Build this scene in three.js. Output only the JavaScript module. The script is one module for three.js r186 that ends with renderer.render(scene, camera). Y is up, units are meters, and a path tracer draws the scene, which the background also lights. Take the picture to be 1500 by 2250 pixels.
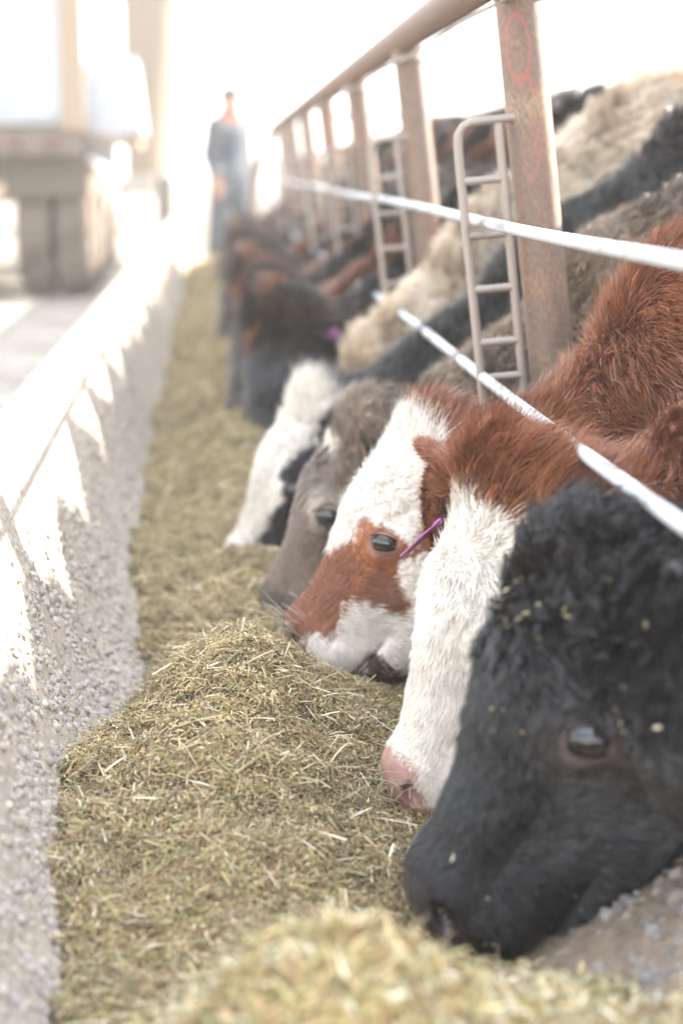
import * as THREE from 'three';
import { mergeGeometries } from 'three/addons/utils/BufferGeometryUtils.js';
import { ImprovedNoise } from 'three/addons/math/ImprovedNoise.js';

// ---------- camera ----------
const scene = new THREE.Scene();
const camera = new THREE.PerspectiveCamera(33.4, 682 / 1024, 0.05, 600);
camera.position.set(0, 0.95, 0);
camera.rotation.set(THREE.MathUtils.degToRad(-11.236), THREE.MathUtils.degToRad(-4.338), 0, 'YXZ');
camera.focus = 2.4;
camera.userData.fStop = 2.2;
scene.add(camera);
// ---------- sky: thin bright winter haze ----------
const SUN = new THREE.Vector3(0.80, 0.44, -0.43).normalize();
{
  const W = 512, H = 256, data = new Float32Array(W * H * 4), d = new THREE.Vector3();
  for (let j = 0; j < H; j++) for (let i = 0; i < W; i++) {
    const el = ((j + 0.5) / H - 0.5) * Math.PI, az = ((i + 0.5) / W - 0.5) * 2 * Math.PI;
    d.set(Math.cos(el) * Math.cos(az), Math.sin(el), Math.cos(el) * Math.sin(az));
    const up = Math.max(0, d.y), c = Math.max(0, d.dot(SUN));
    const hz = Math.pow(1 - up, 3), aur = 0.55 * Math.pow(c, 6) + 0.25 * Math.pow(c, 2);
    const k = (j * W + i) * 4;
    data[k] = 0.61 + 0.34 * hz + aur; data[k + 1] = 0.675 + 0.30 * hz + aur * 0.96; data[k + 2] = 0.775 + 0.20 * hz + aur * 0.88; data[k + 3] = 1;
  }
  const sky = new THREE.DataTexture(data, W, H, THREE.RGBAFormat, THREE.FloatType);
  sky.mapping = THREE.EquirectangularReflectionMapping; sky.magFilter = THREE.LinearFilter; sky.minFilter = THREE.LinearFilter; sky.needsUpdate = true;
  scene.background = sky; scene.environment = sky;
}
const sun = new THREE.DirectionalLight(new THREE.Color(1, 0.92, 0.8), 5);
sun.position.copy(SUN).multiplyScalar(40).add(new THREE.Vector3(0.5, 0, -6)); sun.target.position.set(0.5, 0, -6);
sun.castShadow = true; sun.shadow.mapSize.set(4096, 4096);
Object.assign(sun.shadow.camera, { left: -14, right: 14, top: 14, bottom: -14, near: 1, far: 90 });
scene.add(sun, sun.target);
const renderer = new THREE.WebGLRenderer({ antialias: true });
renderer.setSize(682, 1024); renderer.toneMapping = THREE.LinearToneMapping; renderer.toneMappingExposure = 4.8;
renderer.shadowMap.enabled = true;
scene.fog = new THREE.FogExp2(0xfff8f0, 0.005);

// ---------- helpers ----------
const V = (x, y, z) => new THREE.Vector3(x, y, z);
function rng(seed) { let a = seed >>> 0; return () => { a = (a + 0x6D2B79F5) | 0; let t = Math.imul(a ^ (a >>> 15), 1 | a); t = (t + Math.imul(t ^ (t >>> 7), 61 | t)) ^ t; return ((t ^ (t >>> 14)) >>> 0) / 4294967296; }; }
const perlin = new ImprovedNoise();
const noise = (x, y, z) => perlin.noise(x + 31.4, y + 17.7, z + 53.1);
const fbm = (x, y, z, o = 4) => { let s = 0, a = 1, f = 1; for (let i = 0; i < o; i++) { s += a * noise(x * f, y * f, z * f); a *= 0.5; f *= 2.03; } return s; };
const clamp = THREE.MathUtils.clamp, lerp = THREE.MathUtils.lerp;
const sst = (a, b, x) => { const t = clamp((x - a) / (b - a), 0, 1); return t * t * (3 - 2 * t); };
const std = (r, g, b, rough = 0.8, more = {}) => new THREE.MeshStandardMaterial({ color: new THREE.Color().setRGB(r, g, b), roughness: rough, ...more });
function shade(o) { o.traverse((m) => { if (m.isMesh) { m.castShadow = true; m.receiveShadow = true; } }); return o; }
function tag(o, label, category, group, kind) { if (label) o.userData.label = label; if (category) o.userData.category = category; if (group) o.userData.group = group; if (kind) o.userData.kind = kind; return o; }
function mesh(name, g, m, parent) { const o = new THREE.Mesh(g, m); o.name = name; parent.add(o); return o; }
function group(name, x, y, z) { const g = new THREE.Group(); g.name = name; g.position.set(x, y, z); scene.add(g); return g; }
const boxG = (x0, x1, y0, y1, z0, z1) => { const g = new THREE.BoxGeometry(x1 - x0, y1 - y0, z1 - z0); g.translate((x0 + x1) / 2, (y0 + y1) / 2, (z0 + z1) / 2); return g; };
function tubeG(pts, r, seg = 24, rad = 12) { return new THREE.TubeGeometry(new THREE.CatmullRomCurve3(pts, false, 'catmullrom', 0.2), seg, r, rad, false); }
function rodG(a, b, r, rad = 14, r2 = r) {
  const g = new THREE.CylinderGeometry(r2, r, a.distanceTo(b), rad, 1);
  g.applyQuaternion(new THREE.Quaternion().setFromUnitVectors(V(0, 1, 0), b.clone().sub(a).normalize())); const c = a.clone().add(b).multiplyScalar(0.5); g.translate(c.x, c.y, c.z); return g;
}
function noiseTex(size, fn, srgb = true) {
  const d = new Uint8Array(size * size * 4);
  for (let j = 0; j < size; j++) for (let i = 0; i < size; i++) { const c = fn(i / size, j / size), k = (j * size + i) * 4; d[k] = c[0]; d[k + 1] = c[1]; d[k + 2] = c[2]; d[k + 3] = 255; }
  const t = new THREE.DataTexture(d, size, size); t.wrapS = t.wrapT = THREE.RepeatWrapping; t.magFilter = THREE.LinearFilter; t.minFilter = THREE.LinearMipmapLinearFilter; if (srgb) t.colorSpace = THREE.SRGBColorSpace; t.needsUpdate = true; return t;
}
// seamless noise on a torus-like blend
const tile = (u, v, f, o) => { const n = (a, b) => fbm(a * f, b * f, f * 1.7, o); return n(u, v) * (1 - u) * (1 - v) + n(u - 1, v) * u * (1 - v) + n(u, v - 1) * (1 - u) * v + n(u - 1, v - 1) * u * v; };

// signed distance building blocks
const smin = (a, b, k) => { const h = Math.max(k - Math.abs(a - b), 0) / k; return Math.min(a, b) - h * h * k * 0.25; };
const smax = (a, b, k) => -smin(-a, -b, k);
const ell = (x, y, z, rx, ry, rz) => { const k0 = Math.sqrt((x / rx) ** 2 + (y / ry) ** 2 + (z / rz) ** 2), k1 = Math.sqrt((x / rx / rx) ** 2 + (y / ry / ry) ** 2 + (z / rz / rz) ** 2); return k1 < 1e-9 ? -Math.min(rx, ry, rz) : k0 * (k0 - 1) / k1; };
const cone = (px, py, pz, ax, ay, az, ra, bx, by, bz, rb) => {
  const dx = bx - ax, dy = by - ay, dz = bz - az; const t = clamp(((px - ax) * dx + (py - ay) * dy + (pz - az) * dz) / (dx * dx + dy * dy + dz * dz), 0, 1);
  return Math.hypot(px - ax - dx * t, py - ay - dy * t, pz - az - dz * t) - (ra + (rb - ra) * t);
};
// naive surface nets: one smooth closed surface where f = 0
function surfaceNets(f, lo, hi, cell) {
  const nx = Math.ceil((hi[0] - lo[0]) / cell) + 1, ny = Math.ceil((hi[1] - lo[1]) / cell) + 1, nz = Math.ceil((hi[2] - lo[2]) / cell) + 1;
  const F = new Float32Array(nx * ny * nz), id = (i, j, k) => i + nx * (j + ny * k);
  // coarse skip: sample every second node first and only fill the band near the surface
  const S = 3, band = cell * S * 2.2;
  for (let k = 0; k < nz; k += S) for (let j = 0; j < ny; j += S) for (let i = 0; i < nx; i += S) {
    const ci = Math.min(i + 1, nx - 1), cj = Math.min(j + 1, ny - 1), ck = Math.min(k + 1, nz - 1);
    const c = f(lo[0] + ci * cell, lo[1] + cj * cell, lo[2] + ck * cell), near = Math.abs(c) < band;
    for (let kk = k; kk < Math.min(k + S, nz); kk++) for (let jj = j; jj < Math.min(j + S, ny); jj++) for (let ii = i; ii < Math.min(i + S, nx); ii++)
      F[id(ii, jj, kk)] = near ? f(lo[0] + ii * cell, lo[1] + jj * cell, lo[2] + kk * cell) : c;
  }
  const pos = [], idx = [], at = new Int32Array(nx * ny * nz).fill(-1);
  const E = [[0, 1], [2, 3], [4, 5], [6, 7], [0, 2], [1, 3], [4, 6], [5, 7], [0, 4], [1, 5], [2, 6], [3, 7]], v = new Float32Array(8);
  for (let k = 0; k < nz - 1; k++) for (let j = 0; j < ny - 1; j++) for (let i = 0; i < nx - 1; i++) {
    let m = 0; for (let c = 0; c < 8; c++) { v[c] = F[id(i + (c & 1), j + ((c >> 1) & 1), k + (c >> 2))]; if (v[c] < 0) m |= 1 << c; }
    if (m === 0 || m === 255) continue;
    let n = 0, x = 0, y = 0, z = 0;
    for (const [a, b] of E) if ((v[a] < 0) !== (v[b] < 0)) { const t = v[a] / (v[a] - v[b]); x += (a & 1) + t * ((b & 1) - (a & 1)); y += ((a >> 1) & 1) + t * (((b >> 1) & 1) - ((a >> 1) & 1)); z += (a >> 2) + t * ((b >> 2) - (a >> 2)); n++; }
    at[id(i, j, k)] = pos.length / 3; pos.push(lo[0] + (i + x / n) * cell, lo[1] + (j + y / n) * cell, lo[2] + (k + z / n) * cell);
  }
  const quad = (a, b, c, d, flip) => { if (a < 0 || b < 0 || c < 0 || d < 0) return; flip ? idx.push(a, c, b, a, d, c) : idx.push(a, b, c, a, c, d); };
  for (let k = 1; k < nz - 1; k++) for (let j = 1; j < ny - 1; j++) for (let i = 1; i < nx - 1; i++) {
    const s = F[id(i, j, k)] < 0;
    if (s !== F[id(i + 1, j, k)] < 0) quad(at[id(i, j - 1, k - 1)], at[id(i, j, k - 1)], at[id(i, j, k)], at[id(i, j - 1, k)], !s);
    if (s !== F[id(i, j + 1, k)] < 0) quad(at[id(i - 1, j, k - 1)], at[id(i - 1, j, k)], at[id(i, j, k)], at[id(i, j, k - 1)], !s);
    if (s !== F[id(i, j, k + 1)] < 0) quad(at[id(i - 1, j - 1, k)], at[id(i, j - 1, k)], at[id(i, j, k)], at[id(i - 1, j, k)], !s);
  }
  const g = new THREE.BufferGeometry(), nor = new Float32Array(pos.length), e = cell * 0.7;
  for (let q = 0; q < pos.length; q += 3) {
    const x = pos[q], y = pos[q + 1], z = pos[q + 2], a = f(x + e, y, z) - f(x - e, y, z), b = f(x, y + e, z) - f(x, y - e, z), c = f(x, y, z + e) - f(x, y, z - e), l = Math.hypot(a, b, c) || 1;
    nor[q] = a / l; nor[q + 1] = b / l; nor[q + 2] = c / l;
  }
  g.setAttribute('position', new THREE.Float32BufferAttribute(pos, 3)); g.setAttribute('normal', new THREE.BufferAttribute(nor, 3)); g.setIndex(idx); return g;
}

// ---------- ground ----------
const dirtTex = noiseTex(512, (u, v) => { const n = 0.5 + 0.28 * tile(u, v, 6, 5) + 0.12 * tile(u, v, 40, 2); return [205 * n + 40, 196 * n + 36, 182 * n + 34]; });
const dirtBump = noiseTex(512, (u, v) => { const n = 128 + 90 * tile(u, v, 24, 4); return [n, n, n]; }, false);
function planeG(x0, x1, z0, z1, y, s = 1.5) {
  const g = new THREE.PlaneGeometry(x1 - x0, z1 - z0, 1, 1); g.rotateX(-Math.PI / 2); g.translate((x0 + x1) / 2, y, (z0 + z1) / 2);
  const p = g.attributes.position, uv = g.attributes.uv; for (let i = 0; i < p.count; i++) uv.setXY(i, p.getX(i) / s, p.getZ(i) / s); return g;
}
tag(mesh('ground', planeG(-250, 250, -450, 50, 0, 4), std(0.62, 0.56, 0.5, 1, { map: dirtTex, bumpMap: dirtBump, bumpScale: 0.02 }), scene), 'pale dry dirt ground of the feedlot', null, null, 'structure');
tag(mesh('road', planeG(-9, -0.47, -120, 12, 0.004), std(0.86, 0.84, 0.82, 0.95, { map: dirtTex, bumpMap: dirtBump, bumpScale: 0.006 }), scene), 'pale concrete feed lane left of the trough', null, null, 'structure');
tag(mesh('pen_floor', planeG(0.68, 26, -60, 12, 0.006), std(0.22, 0.17, 0.13, 1, { map: dirtTex, bumpMap: dirtBump, bumpScale: 0.03 }), scene), 'trampled brown dirt floor of the cattle pen', null, null, 'structure');

// ---------- feed trough ----------
const prof = [[-0.452, 0.002], [-0.45, 0.2], [-0.448, 0.4], [-0.44, 0.455], [-0.425, 0.485], [-0.402, 0.505], [-0.375, 0.515], [-0.348, 0.512], [-0.331, 0.505], [-0.326, 0.492], [-0.318, 0.497], [-0.309, 0.484], [-0.296, 0.45], [-0.27, 0.375], [-0.252, 0.29], [-0.228, 0.215], [-0.205, 0.16], [-0.172, 0.115], [-0.138, 0.08], [-0.10, 0.05], [-0.05, 0.032], [0.08, 0.025], [0.22, 0.03], [0.27, 0.06], [0.31, 0.095], [0.35, 0.122], [0.42, 0.16], [0.49, 0.197], [0.55, 0.229], [0.59, 0.245], [0.64, 0.248], [0.66, 0.242], [0.67, 0.22], [0.672, 0.1], [0.674, 0.002]];
const profCurve = (() => { const L = [0]; for (let i = 1; i < prof.length; i++) L.push(L[i - 1] + Math.hypot(prof[i][0] - prof[i - 1][0], prof[i][1] - prof[i - 1][1])); const T = L[L.length - 1];
  return { T, at(s) { let i = 1; while (i < L.length - 1 && L[i] < s) i++; const t = clamp((s - L[i - 1]) / (L[i] - L[i - 1]), 0, 1), a = prof[i - 1], b = prof[i], dx = b[0] - a[0], dy = b[1] - a[1], l = Math.hypot(dx, dy); return [lerp(a[0], b[0], t), lerp(a[1], b[1], t), -dy / l, dx / l]; } }; })();
const concTex = noiseTex(512, (u, v) => { const n = 0.78 + 0.1 * tile(u, v, 5, 4) + 0.16 * tile(u, v, 60, 3); return [222 * n, 212 * n, 203 * n]; });
const concBump = noiseTex(512, (u, v) => { const n = 128 + 80 * tile(u, v, 70, 3); return [n, n, n]; }, false);
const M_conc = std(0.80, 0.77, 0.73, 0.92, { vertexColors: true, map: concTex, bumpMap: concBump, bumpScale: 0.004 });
const trough = group('feed_trough', 0, 0, 0);
tag(trough, 'long concrete feed trough with a rounded kerb and pebbled sloping inner faces', 'trough');
const wallRough = (s, z) => 0.004 * noise(s * 40, z * 40, 3) + 0.003 * noise(s * 90, z * 90, 8) + 0.004 * fbm(s * 7, z * 7, 1, 3);
function sectionG(z0, z1, ds, dz) {
  const ns = Math.round(profCurve.T / ds), nz = Math.round((z0 - z1) / dz), pos = [], uv = [], col = [], idx = [];
  for (let k = 0; k <= nz; k++) { const z = lerp(z0, z1, k / nz), edge = Math.min(z0 - z, z - z1), cut = edge < 0.012 ? (0.012 - edge) * 0.9 : 0;
    for (let i = 0; i <= ns; i++) { const s = profCurve.T * i / ns, [x, y, nx, ny] = profCurve.at(s), smooth = sst(0.7, 0.5, s), on = i === 0 || i === ns ? 0 : 1; const r = (wallRough(s, z) * lerp(1, 0.45, s < 0.72 ? 1 : 0) - cut) * on;
      pos.push(x + nx * r, y + ny * r, z); uv.push(s / 0.6, z / 0.6); const st = sst(1.45, 1.62, s + 0.1 * fbm(s * 9, z * 9, 5, 3)), f = 1 + 0.25 * fbm(s * 25, z * 25, 2, 3); col.push(lerp(1, 0.80 * f, st), lerp(0.97, 0.70 * f, st), lerp(0.93, 0.60 * f, st)); } }  // right face tinted brown: dirt, with the cattle shade painted into the colour
  for (let k = 0; k < nz; k++) for (let i = 0; i < ns; i++) { const a = k * (ns + 1) + i, b = a + 1, c = a + ns + 1, d = c + 1; idx.push(a, b, c, b, d, c); }
  const g = new THREE.BufferGeometry(); g.setAttribute('position', new THREE.Float32BufferAttribute(pos, 3)); g.setAttribute('uv', new THREE.Float32BufferAttribute(uv, 2)); g.setAttribute('color', new THREE.Float32BufferAttribute(col, 3)); g.setIndex(idx); g.computeVertexNormals(); return g;
}
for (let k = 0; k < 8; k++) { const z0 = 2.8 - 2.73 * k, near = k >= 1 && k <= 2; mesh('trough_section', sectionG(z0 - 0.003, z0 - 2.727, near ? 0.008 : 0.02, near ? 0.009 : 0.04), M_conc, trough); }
{ // exposed aggregate pressed into the inner faces
  const R = rng(5), g = new THREE.IcosahedronGeometry(1, 1), N = 19000, im = new THREE.InstancedMesh(g, std(1, 1, 1, 0.85), N), m = new THREE.Matrix4(), q = new THREE.Quaternion(), c = new THREE.Color();
  const p = g.attributes.position; for (let i = 0; i < p.count; i++) { const f = 1 + 0.35 * noise(p.getX(i) * 1.3, p.getY(i) * 1.3, p.getZ(i) * 1.3); p.setXYZ(i, p.getX(i) * f, p.getY(i) * f, p.getZ(i) * f); } g.computeVertexNormals();
  let n = 0; while (n < N) {
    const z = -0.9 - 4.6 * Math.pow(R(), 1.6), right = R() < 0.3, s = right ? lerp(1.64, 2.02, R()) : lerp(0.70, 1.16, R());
    if (!right && R() > sst(0.70, 0.86, s) + 0.12) continue; if (R() > 0.25 + sst(-0.35, 0.2, fbm(s * 8, z * 8, 7, 3))) continue;
    const [x, y, nx, ny] = profCurve.at(s), r = lerp(0.0028, 0.0078, Math.pow(R(), 2.0)) * (right ? 1.45 : 1), o = wallRough(s, z) * (right || s > 0.72 ? 1 : 0.45) - r * (0.1 + 0.35 * R());
    q.setFromEuler(new THREE.Euler(R() * 6.3, R() * 6.3, R() * 6.3)); m.compose(V(x + nx * o, y + ny * o, z), q, V(r * (0.8 + R() * 0.6), r * (0.7 + 0.4 * R()), r)); im.setMatrixAt(n, m);
    const t = (right ? 0.20 : 0.26) + (right ? 0.18 : 0.2) * R(), w = R(); c.setRGB(t * (1.0 + 0.1 * w), t * (0.91 + 0.03 * w), t * (0.82 - 0.12 * w + 0.12 * R())); im.setColorAt(n, c); n++;  // right-hand pebbles darker: brown dirt plus painted-in shade from the cattle
  }
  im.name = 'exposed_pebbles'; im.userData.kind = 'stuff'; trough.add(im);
}
shade(trough);

// ---------- feed ----------
const gau = (x, d, cx, cd, sx, sd) => Math.exp(-(((x - cx) / sx) ** 2) - (((d - cd) / sd) ** 2));
function feedH(x, z) {
  const d = -z;
  let h = 0.125 + 0.02 * fbm(x * 4, d * 1.6, 3.3, 3);
  h += 0.15 * gau(x, d, 0.03, 2.42, 0.15, 0.34) + 0.035 * gau(x, d, -0.02, 2.05, 0.16, 0.3);
  h += 0.185 * Math.exp(-(((d - 1.33 - 0.12 * Math.max(0, 0.2 - x)) / 0.17) ** 2)) * sst(-0.2, 0.12, x) * (1 - 0.5 * sst(0.06, 0.3, x));
  h += 0.12 * gau(x, d, 0.05, 4.8, 0.14, 0.4) + 0.07 * gau(x, d, 0.02, 3.75, 0.12, 0.28) * 0.6 + 0.06 * gau(x, d, -0.02, 5.9, 0.14, 0.35) + 0.08 * gau(x, d, 0.05, 7.2, 0.16, 0.6) + 0.08 * gau(x, d, 0.0, 9.2, 0.16, 0.7) + 0.12 * gau(x, d, 0.05, 13.5, 0.2, 1.6);
  h -= 0.05 * gau(x, d, 0.24, 1.78, 0.1, 0.13) + 0.04 * gau(x, d, 0.3, 2.3, 0.1, 0.2) + 0.05 * gau(x, d, 0.16, 2.85, 0.16, 0.22) + 0.03 * gau(x, d, 0.05, 3.7, 0.14, 0.3) + 0.065 * gau(x, d, -0.15, 2.8, 0.08, 0.4) + 0.035 * gau(x, d, -0.12, 1.62, 0.1, 0.25) - 0.025 * gau(x, d, -0.16, 2.2, 0.08, 0.25);
  h += 0.035 * sst(-0.12, 0.15, x) * sst(2.9, 3.6, d);
  h += 0.021 * fbm(x * 11, d * 11, 1.1, 4) + 0.004 * noise(x * 60, d * 60, 2);
  return h;
}
const feed = group('silage_feed', 0, 0, 0);
tag(feed, 'chopped hay and silage feed mounded along the trough', 'feed', null, 'stuff');
{
  const nx = 110, nz = 900, pos = [], idx = [];
  for (let k = 0; k <= nz; k++) { const d = 0.75 + 15.4 * Math.pow(k / nz, 1.8); for (let i = 0; i <= nx; i++) { const x = lerp(-0.29, 0.56, i / nx); pos.push(x, feedH(x, -d), -d); } }
  for (let k = 0; k < nz; k++) for (let i = 0; i < nx; i++) { const a = k * (nx + 1) + i, b = a + 1, c = a + nx + 1, e = c + 1; idx.push(a, b, c, b, e, c); }
  const g = new THREE.BufferGeometry(); g.setAttribute('position', new THREE.Float32BufferAttribute(pos, 3)); g.setIndex(idx); g.computeVertexNormals();
  tag(mesh('feed_bed', g, std(0.10, 0.075, 0.045, 1), feed), null, null, null, 'stuff');
}
const onFeed = (R) => { // a spot on the bed that lies inside the trough
  for (;;) { const d = 0.95 + 14.5 * Math.pow(R(), 2.6), x = lerp(-0.27, 0.5, R()), z = -d, h = feedH(x, z); const wl = x < 0 ? h > (x < -0.2 ? 0.155 - (x + 0.2) * 3 : 0.155 - (x + 0.2) * 1.08) : h > 0.118 + (x - 0.34) * 0.54; if (wl) return [x, h, z, d]; }
};
const STRAW = [[0.36, 0.31, 0.15], [0.46, 0.38, 0.23], [0.27, 0.22, 0.11], [0.24, 0.225, 0.09], [0.27, 0.17, 0.09], [0.64, 0.57, 0.42], [0.38, 0.30, 0.19], [0.17, 0.125, 0.075]];
function bladeG(R, len, w, bend, thick) { // a split straw: a bent strip with a shallow fold
  const n = 3, pos = [], idx = [], rx = (R() - 0.5) * bend;
  for (let i = 0; i <= n; i++) { const t = i / n - 0.5, y = bend * (0.25 - t * t) * len * 2, ww = w * (i === n ? 0.6 : 1); pos.push(t * len, y, -ww + rx * t * len, t * len, y + thick, rx * t * len, t * len, y, ww + rx * t * len); }
  for (let i = 0; i < n; i++) { const a = i * 3, b = a + 3; idx.push(a, b, a + 1, a + 1, b, b + 1, a + 1, b + 1, a + 2, a + 2, b + 1, b + 2); }
  const g = new THREE.BufferGeometry(); g.setAttribute('position', new THREE.Float32BufferAttribute(pos, 3)); g.setIndex(idx); g.computeVertexNormals(); return g;
}
function chaffG(seed, n, spread, lmin, lmax, w) {
  const R = rng(seed), gs = [];
  for (let i = 0; i < n; i++) {
    const len = lerp(lmin, lmax, R() * R()), g = bladeG(R, len, w * (0.5 + R()), 0.3 * R(), w * 0.6);
    g.applyMatrix4(new THREE.Matrix4().makeRotationFromEuler(new THREE.Euler((R() - 0.5) * 1.6, R() * 6.3, (R() - 0.5) * 1.3))); g.translate((R() - 0.5) * spread, (R() - 0.35) * 0.008, (R() - 0.5) * spread);
    const c = STRAW[Math.floor(R() * 7)], k = 0.75 + 0.5 * R(), col = new Float32Array(g.attributes.position.count * 3); for (let q = 0; q < col.length; q += 3) { col[q] = c[0] * k; col[q + 1] = c[1] * k; col[q + 2] = c[2] * k; } g.setAttribute('color', new THREE.BufferAttribute(col, 3)); gs.push(g);
  }
  return mergeGeometries(gs);
}
{
  const M = std(1, 1, 1, 0.75, { vertexColors: true, side: THREE.DoubleSide }), m = new THREE.Matrix4(), q = new THREE.Quaternion(), c = new THREE.Color();
  const scatter = (name, geo, N, seed, put) => { const R = rng(seed), im = new THREE.InstancedMesh(geo, M, N); for (let i = 0; i < N; i++) put(im, i, R); im.name = name; im.userData.kind = 'stuff'; feed.add(im); };
  for (let v = 0; v < 4; v++) scatter('chaff', chaffG(50 + v, 18, 0.03, 0.004, 0.022, 0.0008), 15000, 60 + v, (im, i, R) => {
    const [x, y, z, d] = onFeed(R), e = 0.01, sx = (feedH(x + e, z) - y) / e, sz = (feedH(x, z + e) - y) / e;
    q.setFromUnitVectors(V(0, 1, 0), V(-sx, 1, -sz).normalize()).multiply(new THREE.Quaternion().setFromAxisAngle(V(0, 1, 0), R() * 6.3));
    const s = (0.8 + 0.6 * R()) * (1 + 0.12 * Math.max(0, d - 3)); m.compose(V(x, y + 0.002, z), q, V(s, s, s)); im.setMatrixAt(i, m); const k = 0.56 + 0.7 * R(), w = 0.5 + 0.5 * fbm(x * 5, z * 5, 9, 2) , yel = sst(1.65, 1.35, d); c.setRGB(k * (1.09 + 0.25 * yel), k * (1.01 + 0.05 * w + 0.15 * yel), k * (0.86 + 0.2 * w)); im.setColorAt(i, c);
  });
  const stalk = [];
  for (let v = 0; v < 5; v++) { const R = rng(80 + v), g = bladeG(R, 1, 0.03 + 0.02 * R(), 0.18 * R(), 0.02); const n = g.attributes.position.count; g.setAttribute('color', new THREE.BufferAttribute(new Float32Array(n * 3).fill(1), 3)); stalk.push(g); }
  stalk.forEach((g, v) => scatter('straw_stalks', g, 4200, 90 + v, (im, i, R) => {
    const [x, y, z, d] = onFeed(R), L = (0.016 + 0.06 * Math.pow(R(), 2.4)) * (1 + 0.25 * sst(1.7, 1.3, d));
    q.setFromEuler(new THREE.Euler((R() - 0.5) * 1.2, R() * 6.3, (R() - 0.5) * 0.9)); m.compose(V(x, y + 0.006 + 0.004 * R(), z), q, V(L, L * 0.8, Math.min(L, 0.025) * (0.6 + 0.8 * R()))); im.setMatrixAt(i, m);
    const p = STRAW[Math.floor(Math.pow(R(), 0.85) * 8)], k = R() < 0.3 ? 1.1 + 0.35 * R() : 0.65 + 0.5 * R(); c.setRGB(p[0] * k, p[1] * k, p[2] * k); im.setColorAt(i, c);
  }));
}
{ // long pale straw on the heap nearest the camera
  const R0 = rng(140), M = std(1, 1, 1, 0.7, { side: THREE.DoubleSide }), m = new THREE.Matrix4(), q = new THREE.Quaternion(), c = new THREE.Color();
  for (let v = 0; v < 4; v++) { const g = bladeG(R0, 1, 0.03 + 0.025 * R0(), 0.2 * R0(), 0.02), N = 1000, R = rng(150 + v), im = new THREE.InstancedMesh(g, M, N);
    for (let i = 0; i < N; i++) { const x = lerp(-0.12, 0.46, R()), z = -(1.08 + 0.5 * R()), L = 0.02 + 0.04 * R() * R(); q.setFromEuler(new THREE.Euler((R() - 0.5) * 1.8, R() * 6.3, (R() - 0.5) * 1.5)); m.compose(V(x, feedH(x, z) + 0.007 + 0.006 * R(), z), q, V(L, L * 0.8, Math.min(L, 0.035) * (1 + 0.7 * R()))); im.setMatrixAt(i, m); const p = [STRAW[1], STRAW[5], STRAW[0], STRAW[3], [0.5, 0.38, 0.2]][Math.floor(R() * 5)], k = 0.8 + 0.45 * R(); c.setRGB(p[0] * k, p[1] * k, p[2] * k); im.setColorAt(i, c); }
    im.name = 'straw_stalks'; im.userData.kind = 'stuff'; feed.add(im); }
}
shade(feed);

// ---------- fence ----------
const LEAN = -0.118, FX = (y) => 0.545 + LEAN * (y - 0.95);
const rustTex = (() => { // scaled brown pipe with rust patches, grime and sprayed marks
  const S = 512, cv = document.createElement('canvas'); cv.width = cv.height = S; const x = cv.getContext('2d'), im = x.createImageData(S, S);
  for (let j = 0; j < S; j++) for (let i = 0; i < S; i++) { const u = i / S, v = j / S, a = sst(-0.25, 0.35, tile(u, v, 4, 4)), b = tile(u, v, 50, 3), k = (j * S + i) * 4, n = 1 + 0.22 * b; im.data[k] = lerp(114, 136, a) * n; im.data[k + 1] = lerp(98, 107, a) * n; im.data[k + 2] = lerp(88, 88, a) * n; im.data[k + 3] = 255; }
  x.putImageData(im, 0, 0); const t = new THREE.CanvasTexture(cv); t.wrapS = t.wrapT = THREE.RepeatWrapping; t.colorSpace = THREE.SRGBColorSpace; return { t, cv };
})();
const M_rust = std(1, 1, 1, 0.62, { map: rustTex.t, metalness: 0.15, bumpMap: dirtBump, bumpScale: 0.0012 });
const markedTex = (() => { const cv = document.createElement('canvas'); cv.width = 512; cv.height = 1024; const x = cv.getContext('2d'); x.drawImage(rustTex.cv, 0, 0, 512, 512); x.drawImage(rustTex.cv, 0, 512, 512, 512);
  x.strokeStyle = 'rgba(186,92,90,0.38)'; x.lineWidth = 13; x.beginPath(); x.ellipse(256, 130, 42, 52, 0.1, 0, 6.3); x.stroke(); x.beginPath(); x.moveTo(282, 172); x.quadraticCurveTo(296, 190, 300, 214); x.stroke();
  x.strokeStyle = 'rgba(182,96,92,0.26)'; x.beginPath(); x.ellipse(262, 286, 36, 50, 0, -1.2, 2.4); x.stroke();
  x.fillStyle = 'rgba(176,150,112,0.16)'; const R = rng(4); for (let i = 0; i < 420; i++) { x.beginPath(); x.ellipse(120 + 230 * R(), 222 + 34 * (R() + R() - 1), 2 + 9 * R(), 1 + 3 * R(), R(), 0, 6.3); x.fill(); }
  const t = new THREE.CanvasTexture(cv); t.wrapS = t.wrapT = THREE.RepeatWrapping; t.colorSpace = THREE.SRGBColorSpace; return t; })();
const M_marked = std(1, 1, 1, 0.62, { map: markedTex, metalness: 0.15, bumpMap: dirtBump, bumpScale: 0.0012 });
const M_steel = std(0.31, 0.265, 0.23, 0.5, { metalness: 0.35 });
const M_rope = std(0.46, 0.475, 0.50, 0.45, { vertexColors: true });
const fence = group('pipe_fence', 0.58, 0, 0);
tag(fence, 'rusty leaning pipe fence with white cables along the trough', 'fence');
const inF = (g) => g.translate(-0.58, 0, 0);
const postZ = []; for (let k = -1; k < 7; k++) postZ.push(-2.9 - 1.58 * k);
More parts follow.
